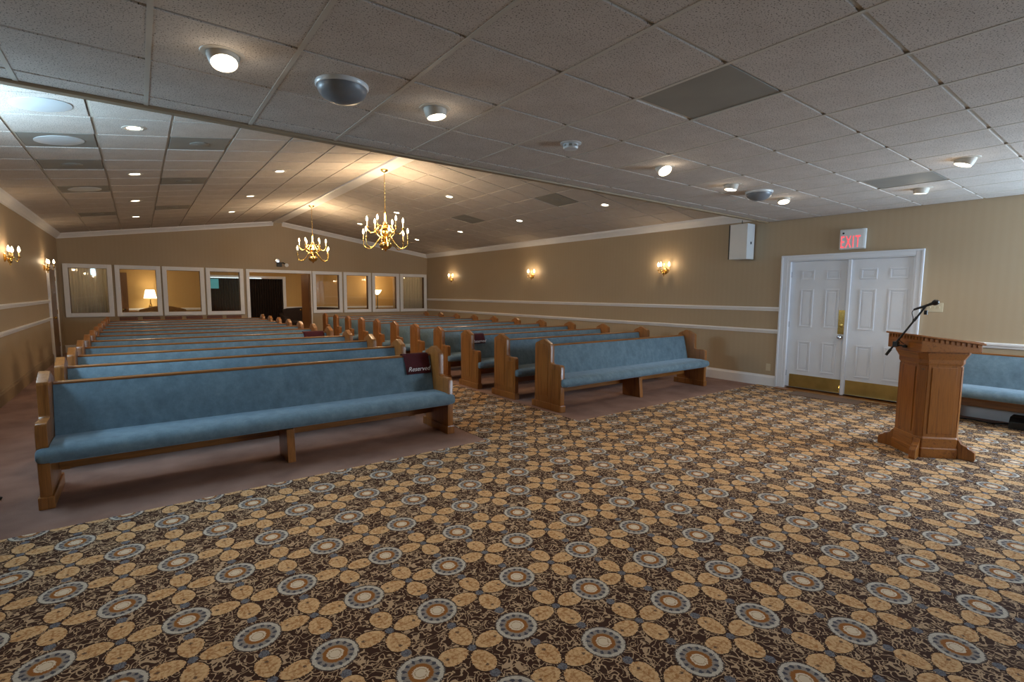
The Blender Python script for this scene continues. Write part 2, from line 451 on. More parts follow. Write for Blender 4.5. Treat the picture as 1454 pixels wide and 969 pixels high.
# doorway casing in the back wall and open leaf
root = tag(bpy.data.objects.new('door_1', None), 'brown wooden door leaf standing open in the back wall doorway with white casing', 'door', kind='structure'); COL.objects.link(root)
root.location = (0, YB, 0)
bm = B(); box(bm, DO0, DO0+.085, -.045, T+.02, 0, 2.20); box(bm, DO1-.03, DO1, -.045, 0, 0, 2.20); box(bm, DO0+.085, DO1-.03, -.045, T+.02, 2.11, 2.20)
obj('door_casing', bm, 'white', root, bevel=.006)
part('door_leaf', 'walnut', root, [(DO1-.05, DO1-.005, T, T+.92, .01, 2.11)], bevel=.004)
bm = B(); lathe(bm, [(0, 0), (.012, 0), (.012, .04), (.028, .05), (.03, .07), (.018, .085), (0, .087)], 12, mat=Matrix.Translation((DO1-.05, T+.85, .95)) @ Matrix.Rotation(-PI/2, 4, 'Y'))
obj('door_knob', bm, 'brass', root, smooth=40)

# vestibule shell
bm = B(); box(bm, XL-0.12, XR+.12, VB, VB+.12, 0, 3.0)
struct('wall_vestibule', bm, 'wall_v', label='gold painted far wall of the vestibule seen through the windows', cat='wall')
bm = B(); box(bm, XL, XR, YB+T, VB, 2.45, 2.55)
struct('ceiling_vestibule', bm, 'tile', label='flat white ceiling of the vestibule', cat='ceiling')
bm = B(); box(bm, XL, 1.78, VB-.03, VB, .93, 1.0); box(bm, 4.33, XR, VB-.03, VB, .93, 1.0)
struct('trim_1', bm, 'white', label='white chair rail on the far vestibule wall', cat='rail', bevel=.008)
bm = B(); box(bm, XL, 1.78, VB-.02, VB, 0, .18); box(bm, 4.33, XR, VB-.02, VB, 0, .18)
struct('baseboard_vestibule', bm, 'white', label='white baseboard of the vestibule wall', cat='baseboard')

# ------------------------------------------------------------------ trim
def rail_profile(z1, side):
    """chair rail cross-section (x offset from the wall, z); side +1 projects to +x"""
    z0 = z1-.068
    p = [(0, z0), (.012, z0), (.018, z0+.012), (.018, z0+.022), (.028, z0+.030), (.034, z0+.046), (.034, z0+.062), (.028, z1), (0, z1)]
    return [(side*a, b) for a, b in p]
CROWN = [(0, 0), (.014, 0), (.018, .02), (.03, .03), (.05, .06), (.078, .09), (.09, .10), (.095, .125), (.10, .16), (0, .16)]
def along_y(name, prof, xw, y0, y1, label, cat):
    bm = B(); prism(bm, [(xw+a, b) for a, b in prof], y0, y1, 'y')
    return struct(name, bm, 'white', label=label, cat=cat)
n = [1]
def trim(prof, xw, y0, y1, label, cat='rail'):
    n[0] += 1; return along_y('trim_%d' % n[0], prof, xw, y0, y1, label, cat)
LD0, LD1 = 14.30, 15.52                           # brown door in the left wall
trim(rail_profile(1.337, 1), XL, YF, LD0, 'upper white chair rail on the left wall')
trim(rail_profile(.964, 1), XL, YF, LD0, 'lower white chair rail on the left wall')
trim(rail_profile(1.337, -1), XR, 3.90, YB, 'upper white chair rail on the right wall')
trim(rail_profile(.964, -1), XR, 3.90, YB, 'lower white chair rail on the right wall behind the pews')
trim(rail_profile(.964, -1), XR, YF, 2.055, 'white chair rail right of the double door above the wall pew')
trim([(a, 2.79+b) for a, b in CROWN], XL, YS, YB, 'white crown moulding along the top of the left wall', 'moulding')
trim([(-a, 2.79+b) for a, b in CROWN], XR, YS, YB, 'white crown moulding along the top of the right wall', 'moulding')
for sgn, x0, nm in ((1, XL, 'left'), (-1, XR, 'right')):
    bm = B()
    x1 = XM - sgn*0.12
    zz = lambda x: ZE + sl*(abs(x-x0))
    A = []
    for x in (x0, x1):
        A.append([bm.verts.new((x, YB-a, zz(x)-.13+b)) for a, b in CROWN])
    k = len(CROWN); bm.faces.new(A[0]); bm.faces.new(A[1][::-1])
    for i in range(k): bm.faces.new((A[0][i], A[1][i], A[1][(i+1) % k], A[0][(i+1) % k]))
    n[0] += 1
    struct('trim_%d' % n[0], bm, 'white', label='sloping white crown moulding on the %s half of the back gable' % nm, cat='moulding')
BASE = [(0, 0), (.018, 0), (.018, .15), (.012, .165), (.008, .186), (0, .186)]
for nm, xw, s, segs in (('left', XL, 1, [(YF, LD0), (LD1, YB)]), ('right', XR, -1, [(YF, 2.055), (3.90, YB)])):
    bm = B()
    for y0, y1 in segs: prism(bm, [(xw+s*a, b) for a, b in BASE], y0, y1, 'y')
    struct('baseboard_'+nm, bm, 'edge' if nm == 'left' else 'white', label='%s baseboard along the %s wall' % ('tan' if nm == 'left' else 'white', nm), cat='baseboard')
bm = B()
for x0, x1 in ((XL, DO0), (DO1, XR)): box(bm, x0, x1, YB-.018, YB, 0, .186)
struct('baseboard_back', bm, 'white', label='white baseboard under the back wall windows', cat='baseboard')

# brown door in the left wall near the back
root = tag(bpy.data.objects.new('door_2', None), 'brown wooden door with white casing in the left wall near the back corner', 'door', kind='structure'); COL.objects.link(root)
bm = B(); box(bm, XL, XL+.04, LD0, LD0+.09, 0, 2.09); box(bm, XL, XL+.04, LD1-.09, LD1, 0, 2.09); box(bm, XL, XL+.04, LD0+.09, LD1-.09, 2.0, 2.09)
obj('door_casing', bm, 'white', root, bevel=.006)
part('door_leaf', 'walnut', root, [(XL, XL+.02, LD0+.09, LD1-.09, .01, 2.0)])
bm = B(); lathe(bm, [(0, 0), (.012, 0), (.012, .04), (.028, .05), (.03, .07), (.018, .085), (0, .087)], 12, mat=Matrix.Translation((XL+.02, LD0+.16, .95)) @ Matrix.Rotation(PI/2, 4, 'Y'))
obj('door_knob', bm, 'brass', root, smooth=40)
for k in range(3): part('hinge', 'brass', root, [(XL+.02, XL+.028, LD1-.10, LD1-.085, .25+k*.75, .35+k*.75)])

# high window in the left wall (out of the picture, source of the cool light)
def plain_window(n, cx, cy, cz, w, h, axis, side, label):
    root = tag(bpy.data.objects.new('window_%d' % n, None), label, 'window', kind='structure'); COL.objects.link(root)
    root.location = (cx, cy, cz)
    root.rotation_euler = (0, 0, {'x+': -PI/2, 'x-': PI/2, 'y+': PI}[axis])
    bm = B(); f = .07
    for a in ((-w/2-f, -w/2, -h/2-f, h/2+f), (w/2, w/2+f, -h/2-f, h/2+f), (-w/2, w/2, -h/2-f, -h/2), (-w/2, w/2, h/2, h/2+f)):
        box(bm, a[0], a[1], -.03, 0.0, a[2], a[3])
    obj('window_frame', bm, 'white', root, bevel=.006)
    part('window_pane', 'sky_pane', root, [(-w/2, w/2, -.008, -.002, -h/2, h/2)])
plain_window(9, XL, 5.35, 2.435, 1.5, .5, 'x+', 1, 'small high window in the left wall beyond the low ceiling')
plain_window(10, 6.9, YF, 1.6, 2.6, 1.3, 'y+', 1, 'wide window in the front wall behind the lectern')
plain_window(11, XR, -.75, 1.75, 1.3, 1.2, 'x-', 1, 'window in the right wall near the front corner')

# ------------------------------------------------------------------ ceilings
def unit_tile(name, w, d):
    bm = B(); box(bm, -w/2, w/2, -d/2, d/2, 0, .016)
    me = bpy.data.meshes.new(name); bmesh.ops.recalc_face_normals(bm, faces=bm.faces); bm.to_mesh(me); bm.free(); me.materials.append(M['tile']); return me
def put(me, name, parent, mat4):
    o = bpy.data.objects.new(name, me); COL.objects.link(o); o.parent = parent; o.matrix_local = mat4; return o
# low front ceiling
bm = B(); box(bm, XL, XR, YF, YS-.003, ZF+.022, ZF+.09)
cf = struct('ceiling_front', bm, 'tile', label='low flat tile ceiling over the front of the room', cat='ceiling')
gx = [XL]+[.105+.61*k for k in range(-2, 14)]+[XR]
gy = [YF]+[.90+.61*k for k in range(-4, 6)]+[4.14]
tiles = {}
FV = {(2.86, 1.81): 1, (6.51, 1.81): 1}
FRONT_LIGHTS = [(.41, 3.03), (1.63, 3.03), (4.07, 3.03), (5.29, 3.03), (6.51, 3.03), (7.12, 1.81), (5.90, 1.20)]
for i in range(len(gx)-1):
    for j in range(len(gy)-1):
        w, d = gx[i+1]-gx[i]-.024, gy[j+1]-gy[j]-.024
        cx, cy = (gx[i]+gx[i+1])/2, (gy[j]+gy[j+1])/2
        if any(abs(cx-a) < .1 and abs(cy-b) < .1 for a, b in FV): continue
        key = (round(w, 3), round(d, 3))
        if key not in tiles: tiles[key] = unit_tile('ceiling_tile', w, d)
        put(tiles[key], 'ceiling_tile', cf, Matrix.Translation((cx, cy, ZF-.007)))
for (cx, cy) in FV:
    o = part('air_panel', 'grey_panel', cf, [(-.294, .294, -.294, .294, 0, .016)], bevel=.004, loc=(cx, cy, ZF-.004))
for x in gx[1:-1]: part('grid_bar', 'tbar', cf, [(x-.012, x+.012, YF, 4.14, ZF-.009, ZF+.004)])
for y in gy[1:-1]: part('grid_bar', 'tbar', cf, [(XL, XR, y-.011, y+.011, ZF+.003, ZF+.008)])
bm = B(); box(bm, XL, XR, 4.15, YS, ZF-.022, ZF+.05)
n[0] += 1; struct('trim_%d' % n[0], bm, 'edge', label='tan edge strip along the end of the low front ceiling', cat='trim', bevel=.006)
bm = B(); prism(bm, [(XL, ZF), (XR, ZF), (XR, ZE+.05), (XM, ZP+.05), (XL, ZE+.05)], YS-.06, YS, 'y')
struct('wall_soffit', bm, 'wall', label='tan gable face above the edge of the low ceiling', cat='wall')
# vaulted main ceiling
bm = B()
prism(bm, [(XL, ZE+.02), (XM, ZP+.02), (XR, ZE+.02), (XR, ZE+.10), (XM, ZP+.10), (XL, ZE+.10)], YS, YB+T, 'y')
cm = struct('ceiling', bm, 'tile', label='vaulted white tile ceiling over the pews', cat='ceiling')
def slope_mat(x, y, off=0.0):
    s = 1 if x < XM else -1
    z = ZE + sl*(x-XL if s > 0 else XR-x)
    return Matrix.Translation((x, y, z)) @ Matrix.Rotation(-s*math.atan(sl), 4, 'Y') @ Matrix.Translation((0, 0, off))
lx = [XL]+[-.865+.61*k for k in range(0, 7)]+[3.34]; rx = [3.59]+[4.10+.61*k for k in range(0, 8)]+[XR]
my = [YS+.61*k for k in range(0, 20)]+[YB]
MV = [(-.56, 5.745, 2), (-.56, 6.965, 1), (-.56, 8.185, 0), (-.56, 10.015, 1), (-.56, 13.065, 0), (.66, 6.965, 0), (.66, 9.405, 0), (.66, 12.455, 0), (6.235, 6.965, 0), (6.235, 10.015, 0)]
far = B()
cs = math.cos(math.atan(sl))
for cols in (lx, rx):
    for i in range(len(cols)-1):
        for j in range(len(my)-1):
            w, d = (cols[i+1]-cols[i])/cs-.026, my[j+1]-my[j]-.026
            cx, cy = (cols[i]+cols[i+1])/2, (my[j]+my[j+1])/2
            if any(abs(cx-a) < .1 and abs(cy-b) < .1 for a, b, q in MV): continue
            if j >= 17:
                box(far, -w/2, w/2, -d/2, d/2, 0, .016, mat=slope_mat(cx, cy, -.007)); continue
            key = (round(w, 3), round(d, 3))
            if key not in tiles: tiles[key] = unit_tile('ceiling_tile', w, d)
            put(tiles[key], 'ceiling_tile', cm, slope_mat(cx, cy, -.007))
tag(obj('far_ceiling_tiles', far, 'tile', cm), kind='stuff')
for a, b, disc in MV:
    o = part('air_panel', 'tile' if disc == 2 else 'grey_panel', cm, [(-.29, .29, -.29, .29, 0, .016)], bevel=.004); o.matrix_local = slope_mat(a, b, -.005)
    bm = B(); r_ = .2 if disc else .1
    lathe(bm, [(0, -.012), (r_*.7, -.012), (r_, -.004), (r_, .001), (0, .001)], 28)
    obj('diffuser_disc', bm, 'plastic_white' if disc else 'grey_panel', o, smooth=40)
for x in lx[1:-1]+rx[1:-1]:
    o = part('grid_bar', 'tbar', cm, [(-.012, .012, YS, YB, .002, .008)]); o.matrix_local = slope_mat(x, 0)
for y in my[1:-1]:
    for a, b in ((XL, 3.34), (3.59, XR)):
        L = (b-a)/cs; o = part('grid_bar', 'tbar', cm, [(-L/2, L/2, -.011, .011, .003, .008)]); o.matrix_local = slope_mat((a+b)/2, y)
bm = B(); box(bm, 3.31, 3.58, YS, YB, 3.605, ZP+.03)
n[0] += 1; struct('trim_%d' % n[0], bm, 'white', label='white boxed ridge beam along the peak of the vaulted ceiling', cat='beam', bevel=.012)

# ------------------------------------------------------------------ double door in the right wall
root = tag(bpy.data.objects.new('door_3', None), 'white six-panel double door with brass plates in the right wall', 'door', kind='structure'); COL.objects.link(root)
bm = B(); cz = 2.17
for y0, y1 in ((3.80, 3.90), (2.05, 2.14)):
    box(bm, XR-.022, XR, y0, y1, 0, cz); box(bm, XR-.034, XR-.0225, y0+(.07 if y0 > 3 else 0), y1-(0 if y0 > 3 else .066), 0, cz-.027)
box(bm, XR-.022, XR, 2.141, 3.799, DZ, cz); box(bm, XR-.034, XR-.0225, 2.05, 3.90, cz-.026, cz)
for y0, y1 in ((3.755, 3.80), (2.14, 2.16)): box(bm, XR-.018, XR+.12, y0, y1, 0, 2.069)
box(bm, XR-.018, XR+.12, 2.14, 3.80, 2.07, DZ-.001)
obj('door_casing', bm, 'door_white', root, bevel=.004)
def leaf(y0, y1, xf, panels):
    bm = B(); box(bm, xf, xf+.045, y0, y1, .045, 2.068)
    l = obj('door_leaf', bm, 'door_white', root, bevel=.003)
    for a, b, z0, z1 in panels:
        bm = B()
        # raised moulding frame with a fielded centre
        for q in ((a, b, z0, z0+.022), (a, b, z1-.022, z1), (a, a+.022, z0+.022, z1-.022), (b-.022, b, z0+.022, z1-.022)):
            box(bm, xf-.009, xf, *q)
        box(bm, xf-.006, xf, a+.045, b-.045, z0+.045, z1-.045)
        obj('door_panel', bm, 'door_white', l, bevel=.005)
    return l
Z3 = [(1.775, 1.93), (1.03, 1.63), (.32, .80)]
l1 = leaf(2.93, 3.755, XR+.03, [(a, b, z0, z1) for z0, z1 in Z3 for a, b in ((3.41, 3.60), (3.05, 3.245))])
l2 = leaf(2.16, 2.925, XR+.012, [(a, b, z0, z1) for z0, z1 in Z3 for a, b in ((2.575, 2.78), (2.21, 2.43))])
part('astragal', 'door_white', l2, [(XR-.008, XR+.03, 2.90, 2.945, .03, 2.068)], bevel=.004)
part('kick_plate', 'brass_dull', l1, [(XR+.026, XR+.03, 2.955, 3.70, .05, .255)])
part('kick_plate', 'brass_dull', l2, [(XR+.008, XR+.012, 2.18, 2.885, .05, .265)])
part('push_plate', 'brass', l1, [(XR+.026, XR+.03, 2.955, 3.04, .95, 1.315)], bevel=.001)
bm = B(); lathe(bm, [(0, 0), (.03, 0), (.03, .008), (.012, .012), (.012, .04), (.026, .05), (.03, .068), (.018, .085), (0, .088)], 16, mat=Matrix.Translation((XR+.03, 2.995, .905)) @ Matrix.Rotation(-PI/2, 4, 'Y'))
obj('door_knob', bm, 'chrome', l1, smooth=40)
bm = B(); lathe(bm, [(0, 0), (.024, 0), (.022, .014), (0, .016)], 16, mat=Matrix.Translation((XR+.028, 2.995, 1.08)) @ Matrix.Rotation(-PI/2, 4, 'Y'))
obj('deadbolt', bm, 'brass', l1, smooth=40)
bm = B(); tube(bm, [(XR+.01, 2.96, .16), (XR-.01, 2.96, .13), (XR-.02, 2.955, .08)], .008, 6); obj('door_stop', bm, 'brass', l1)
for k in range(3): part('hinge', 'chrome', l1, [(XR+.018, XR+.03, 3.745, 3.757, .22+.8*k, .31+.8*k)])
part('threshold', 'oak_h', root, [(XR-.15, XR+.12, 2.10, 3.86, .0, .022)], bevel=.006)
bm = B(); box(bm, XR+.12, XR+.14, 1.9, 4.0, 0, 2.4); struct('wall_hall', bm, 'wall', label='wall just behind the double door', cat='wall')
o = part('door_mat', 'mat', None, [(7.98, 8.33, 2.56, 3.5, .006, .016)], bevel=.003)
tag(o, 'flat grey-brown door mat in front of the white double door', 'mat')

# ================================================================== PEWS
def pew_model():
    root = bpy.data.objects.new('pew', None); COL.objects.link(root); root.empty_display_size = .1
    H = 1.655; t = .065
    prof = [(0, .02), (0, .585), (.012, .607), (.045, .615), (.15, .612), (.19, .618), (.203, .64), (.205, .845), (.216, .872), (.25, .888), (.315, .915), (.345, .931),
            (.365, .935), (.385, .931), (.415, .915), (.48, .888), (.514, .872), (.525, .845), (.525, .02)]
    for s in (-1, 1):
        bm = B(); a, b = sorted((s*H, s*(H-t))); prism(bm, prof, a, b, 'x')
        e = obj('end_panel', bm, 'oak', root, bevel=.007, smooth=50)
        bm = B(); a, b = sorted((s*(H+.012), s*(H-t-.012))); box(bm, a, b, -.012, .575, 0, .09)
        obj('plinth', bm, 'oak', e, bevel=.008)
        # outer face: tall arched panel and short arm panel, each a raised bead around a field
        a, b = sorted((s*H, s*(H+.006)))
        bm = B()
        arch = [(.255, .17), (.255, .79)] + [(.365-.11*math.cos(PI*k/8), .79+.085*math.sin(PI*k/8)) for k in range(1, 8)] + [(.475, .79), (.475, .17)]
        prism(bm, arch, a, b, 'x'); obj('arched_panel', bm, 'oak', e, bevel=.004)
        bm = B(); box(bm, a, b, .035, .175, .17, .555); obj('arm_panel', bm, 'oak', e, bevel=.004)
    # cushions
    W = H-t-.004
    def loft(bm, secs):
        R = [[bm.verts.new(p) for p in s] for s in secs]; k = len(R[0])
        for p, q in zip(R, R[1:]):
            for i in range(k): bm.faces.new((p[i], q[i], q[(i+1) % k], p[(i+1) % k]))
        bm.faces.new(R[0]); bm.faces.new(R[-1][::-1])
    SP = [(.37, .345), (.37, .445), (.20, .452), (.05, .452), (-.01, .446), (-.045, .430), (-.064, .405), (-.068, .378), (-.058, .350), (-.035, .332), (.02, .328), (.2, .330)]
    bm = B(); loft(bm, [[(x, y, z) for y, z in SP] for x in (-W, -W+.03, -.6, 0, .6, W-.03, W)])
    NP = [(-.010, .352), (-.010, .440), (-.02, .440), (-.04, .430), (-.058, .408), (-.066, .380), (-.058, .352), (-.035, .336), (-.018, .334)]
    for s in (-1, 1):
        secs = []
        for x, q in ((W-.01, 1.0), (H-.03, .98), (H-.006, .86), (H+.004, .55)):
            secs.append([(s*x, -.012+(y+.012)*q, .387+(z-.387)*q) for y, z in NP])
        loft(bm, secs)
    obj('seat_cushion', bm, 'blue', root, smooth=60)
    BP = [(.318, .445), (.352, .60), (.405, .815), (.418, .826), (.432, .822), (.440, .80), (.40, .62), (.37, .43)]
    bm = B(); loft(bm, [[(x, y, z) for y, z in BP] for x in (-W, -.6, 0, .6, W)])
    obj('back_cushion', bm, 'blue', root, smooth=60)
    BB = [(.372, .36), (.405, .60), (.437, .822), (.46, .822), (.43, .60), (.395, .36)]
    bm = B(); loft(bm, [[(x, y, z) for y, z in BB] for x in (-W, W)]); obj('back_board', bm, 'oak_h', root)
    bm = B(); prism(bm, [(.410, .822), (.408, .834), (.416, .842), (.455, .842), (.466, .834), (.466, .815), (.44, .815)], -W, W, 'x'); obj('top_rail', bm, 'oak_h', root, smooth=40)
    part('seat_board', 'oak_h', root, [(-W, W, .11, .40, .302, .331)], bevel=.004)
    part('lower_rail', 'oak_h', root, [(-W, W, .375, .40, .17, .305)], bevel=.003)
    bm = B(); prism(bm, [(.02, .0), (.05, .300), (.37, .300), (.36, .0)], -.034, .034, 'x'); obj('centre_support', bm, 'oak', root, bevel=.005)
    for s in (-1, 1):
        bm = B(); prism(bm, [(.44, .55), (.522, .55), (.522, .64), (.51, .64), (.51, .562), (.44, .562)], s*.75-.45, s*.75+.45, 'x'); obj('book_rack', bm, 'oak_h', root)
    return root
proto = pew_model()
PY0, PDY, NP_ = 4.64, .975, 11
cnt = ['front-most', 'second', 'third', 'fourth', 'fifth', 'sixth', 'seventh', 'eighth', 'ninth', 'tenth', 'rear-most']
first = True
for side, xc, nm in (('left', 1.035, 'left block'), ('right', 5.935, 'right block')):
    for k in range(NP_):
        o = proto if first else copy_tree(proto); first = False
        o.location = (xc, PY0+PDY*k, 0)
        w = cnt[k]+(' pew' if k in (0, 10) else ' from the front')
        ex = ''
        if side == 'left' and k == 0: ex = ', burgundy cloth on its right end'
        tag(o, 'blue velour oak pew, %s of the %s%s' % (w, nm, ex), 'pew', 'oak pews with blue velour cushions')
o = copy_tree(proto); o.location = (7.87, .12, 0); o.rotation_euler = (0, 0, -PI/2)
tag(o, 'oak and blue velour pew set sideways against right wall behind the lectern', 'pew', 'oak pews with blue velour cushions')

# reserved cloths over pew backs
def letters(name, text, size, depth, mat, parent, m4, shear=0.0, font_scale=1.0):
    cu = bpy.data.curves.new(name, 'FONT'); cu.body = text; cu.size = size; cu.extrude = depth; cu.align_x = 'CENTER'; cu.align_y = 'CENTER'
    cu.shear = shear; cu.resolution_u = 3; cu.space_character = font_scale
    t_ = bpy.data.objects.new(name, cu); COL.objects.link(t_)
    dg = bpy.context.evaluated_depsgraph_get(); me = bpy.data.meshes.new_from_object(t_.evaluated_get(dg))
    bpy.data.objects.remove(t_); me.materials.clear(); me.materials.append(M[mat])
    o = bpy.data.objects.new(name, me); COL.objects.link(o); o.parent = parent; o.matrix_local = m4; return o
def cloth(xc, ypew, w, drop, label, text=True):
    root = thing('pew_cloth', label, 'cloth', (xc, ypew, 0), group='burgundy reserved cloths')
    # path over the top rail: front hang, over, back hang
    zt = .856
    fr = lambda z: (.405-.01) + (z-.815)*(.053/.215)      # front face of the back cushion
    path = [(fr(zt-.03-drop)-.006, zt-.03-drop), (fr(zt-.03-drop/2)-.006, zt-.03-drop/2), (.392, .81), (.398, .842), (.414, zt), (.455, zt), (.476, .846), (.478, .80), (.47, .70)]
    bm = B(); rows = []
    for i in range(9):
        u = i/8-.5; x = u*w
        rows.append([bm.verts.new((x + (0.02*(1-k/4) if k < 4 else 0)*1.0, y - .003*math.sin(9*u+k), z)) for k, (y, z) in enumerate(path)])
    for a, b in zip(rows, rows[1:]):
        for k in range(len(path)-1): bm.faces.new((a[k], a[k+1], b[k+1], b[k]))
    c = obj('cloth_panel', bm, 'burgundy', root, smooth=80)
    sm = c.modifiers.new('solid', 'SOLIDIFY'); sm.thickness = .004; sm.offset = 0
    if text:
        zc = zt-.03-drop*.72; ang = math.atan2(.215, .053)
        m4 = Matrix.Translation((.02, fr(zc)-.016, zc)) @ Matrix.Rotation(ang, 4, 'X')
        letters('lettering', 'Reserved', .07, .001, 'thread', root, m4, shear=.35)
cloth(2.44, PY0, .30, .19, "burgundy cloth reading Reserved over the front-most left pew's back")
cloth(2.40, PY0+4*PDY, .34, .12, 'burgundy cloth over the fifth pew of the left block near the aisle', False)
cloth(4.52, PY0+2*PDY, .26, .13, 'burgundy Reserved cloth over the third pew of the right block')

# ================================================================== LECTERN
LC = (6.115, 1.366)
lect = thing('lectern', 'oak lectern with slanted top, dentil trim and scrolled feet on patterned carpet', 'lectern', (LC[0], LC[1], .006), PI/4)
def octa(s, c):  # chamfered square
    return [(s, -s+c), (s, s-c), (s-c, s), (-s+c, s), (-s, s-c), (-s, -s+c), (-s+c, -s), (s-c, -s)]
def ringloft(bm, levels):
    R = [[bm.verts.new((x, y, z)) for x, y in octa(s, c)] for s, c, z in levels]
    for p, q in zip(R, R[1:]):
        for i in range(8): bm.faces.new((p[i], p[(i+1) % 8], q[(i+1) % 8], q[i]))
    bm.faces.new(R[0][::-1]); bm.faces.new(R[-1])
s0 = .190
bm = B(); ringloft(bm, [(s0, .052, .02), (s0, .052, .93)]); obj('body', bm, 'oak_red', lect, bevel=.003)
bm = B(); ringloft(bm, [(s0+.012, .055, .0), (s0+.012, .055, .185), (s0+.004, .053, .20)]); obj('plinth', bm, 'oak_red_h', lect, bevel=.004)
bm = B(); ringloft(bm, [(s0+.018, .055, .0), (s0+.018, .055, .088), (s0+.010, .055, .10)]); obj('base_board', bm, 'oak_red_h', lect, bevel=.003)
bm = B(); ringloft(bm, [(s0+.002, .053, .88), (s0+.010, .053, .90), (s0+.010, .053, .935), (s0+.018, .053, .955), (s0+.030, .052, .985), (s0+.034, .052, .995), (s0+.034, .052, 1.012)]); obj('crown_moulding', bm, 'oak_red_h', lect, bevel=.003)
# flat faces framed by stiles
for k in range(4):
    Mz = Matrix.Rotation(k*PI/2, 4, 'Z')
    bm = B(); box(bm, -.105, .105, -s0-.006, -s0, .23, .86, mat=Mz); obj('face_panel', bm, 'oak_red', lect, bevel=.003)
    # diagonal scrolled foot
    Md = Matrix.Rotation(k*PI/2+PI/4, 4, 'Z')
    bm = B(); pr = [(.20, 0), (.372, 0), (.378, .02), (.374, .085), (.352, .10), (.335, .108), (.322, .125), (.30, .132), (.275, .145), (.26, .175), (.235, .187), (.20, .19)]
    for v in prism(bm, pr, -.024, .024, 'y'): v.co = Md @ v.co
    obj('foot', bm, 'oak_red', lect, bevel=.004)
    bm = B(); box(bm, .229, .2385, -.03, .03, .20, .87, mat=Md); obj('corner_pilaster', bm, 'oak_red', lect, bevel=.002)
    bm = B(); box(bm, .2375, .2405, -.012, .012, .835, .85, mat=Md); obj('pilaster_slot', bm, 'walnut', lect)
# slanted top box: local front is (-x,+y) world -> local axis: front = +y rotated 45deg
h = .252; zf, zr = 1.150, 1.085
def topz(y): return zr + (zf-zr)*(y+h)/(2*h)
bm = B()
vs = [bm.verts.new(c) for c in ((-h, -h, 1.012), (h, -h, 1.012), (h, h, 1.012), (-h, h, 1.012), (-h, -h, zr), (h, -h, zr), (h, h, zf), (-h, h, zf))]
for f in ((3, 2, 1, 0), (4, 5, 6, 7), (0, 1, 5, 4), (1, 2, 6, 5), (2, 3, 7, 6), (3, 0, 4, 7)): bm.faces.new([vs[i] for i in f])
obj('desk_box', bm, 'oak_red_h', lect, bevel=.003)
g = h+.02; tl = math.atan((zf-zr)/(2*h))
bm = B(); box(bm, -g, g, -g, g, 0, .018, mat=Matrix.Translation((0, 0, (zf+zr)/2)) @ Matrix.Rotation(tl, 4, 'X')); obj('desk_top', bm, 'oak_red_h', lect, bevel=.005)
bm = B(); box(bm, -g+.03, g-.03, -g, -g+.015, 0, .008, mat=Matrix.Translation((0, 0, (zf+zr)/2+.017)) @ Matrix.Rotation(tl, 4, 'X')); obj('book_ledge', bm, 'oak_red_h', lect, bevel=.003)
for s in (-1, 1):
    for k in range(11):
        y = -h+.03+k*(2*h-.06)/10
        part('dentil', 'oak_red', lect, [(min(s*h, s*(h+.007)), max(s*h, s*(h+.007)), y-.012, y+.012, topz(y)-.03, topz(y)-.002)])
for k in range(11):
    x = -h+.03+k*(2*h-.06)/10
    part('dentil', 'oak_red', lect, [(x-.012, x+.012, h, h+.007, zf-.03, zf-.002)])

# microphone on a short boom clamped to the front of the lectern
mic = thing('microphone', 'black microphone on a slanted boom clamped to the lectern front', 'microphone', (5.90, 1.52, 1.04))
def rel(p): return tuple(a-b for a, b in zip(p, (5.90, 1.52, 1.04)))
p0, p1 = Vector(rel((5.86, 1.66, .955))), Vector(rel((5.84, 1.375, 1.445)))
bm = B(); tube(bm, [p0, p0.lerp(p1, .12)], .013, 10); tube(bm, [p0.lerp(p1, .12), p1], .0085, 8); tube(bm, [p0.lerp(p1, .70), p0.lerp(p1, .78)], .012, 10); obj('boom', bm, 'black_metal', mic, smooth=50)
m0, m1 = Vector(rel((5.84, 1.465, 1.405))), Vector(rel((5.84, 1.285, 1.487)))
d = (m1-m0)
bm = B(); tube(bm, [m0, m0+d*.1, m0+d*.72, m0+d*.76], [.009, .010, .014, .020], 12); obj('mic_body', bm, 'black', mic, smooth=40)
bm = B(); tube(bm, [m0+d*.75, m0+d*.80, m0+d*.88, m0+d*.95, m0+d*1.0], [.021, .026, .027, .022, .008], 14); obj('mic_head', bm, 'black_metal', mic, smooth=60)
bm = B(); q = p0.lerp(p1, .93); tube(bm, [q, m0+d*.45], .011, 8); lathe(bm, [(0, -.02), (.014, -.02), (.014, .02), (0, .02)], 10, c=tuple(q+Vector((0, -.02, -.03)))); obj('mic_clip', bm, 'black', mic, smooth=40)
bm = B(); c0 = p0.lerp(p1, .24)
box(bm, c0.x-.01, c0.x+.06, c0.y-.02, c0.y+.02, c0.z-.03, c0.z+.02); lathe(bm, [(0, 0), (.02, 0), (.022, .02), (0, .03)], 12, c=(c0.x+.04, c0.y-.065, c0.z-.035)); tube(bm, [(c0.x+.02, c0.y, c0.z-.01), (c0.x+.04, c0.y-.065, c0.z-.02)], .008, 8)
obj('clamp', bm, 'black', mic, bevel=.004)
bm = B(); tube(bm, spline([m0, m0+Vector((0, .012, -.03)), m0+Vector((0, .0, -.09)), p0.lerp(p1, .62), p0.lerp(p1, .5)+Vector((-.012, 0, 0)), p0.lerp(p1, .33)+Vector((-.014, -.01, 0)), c0+Vector((.03, -.06, 0))], 5), .0035, 6); obj('mic_cable', bm, 'black', mic, smooth=60)

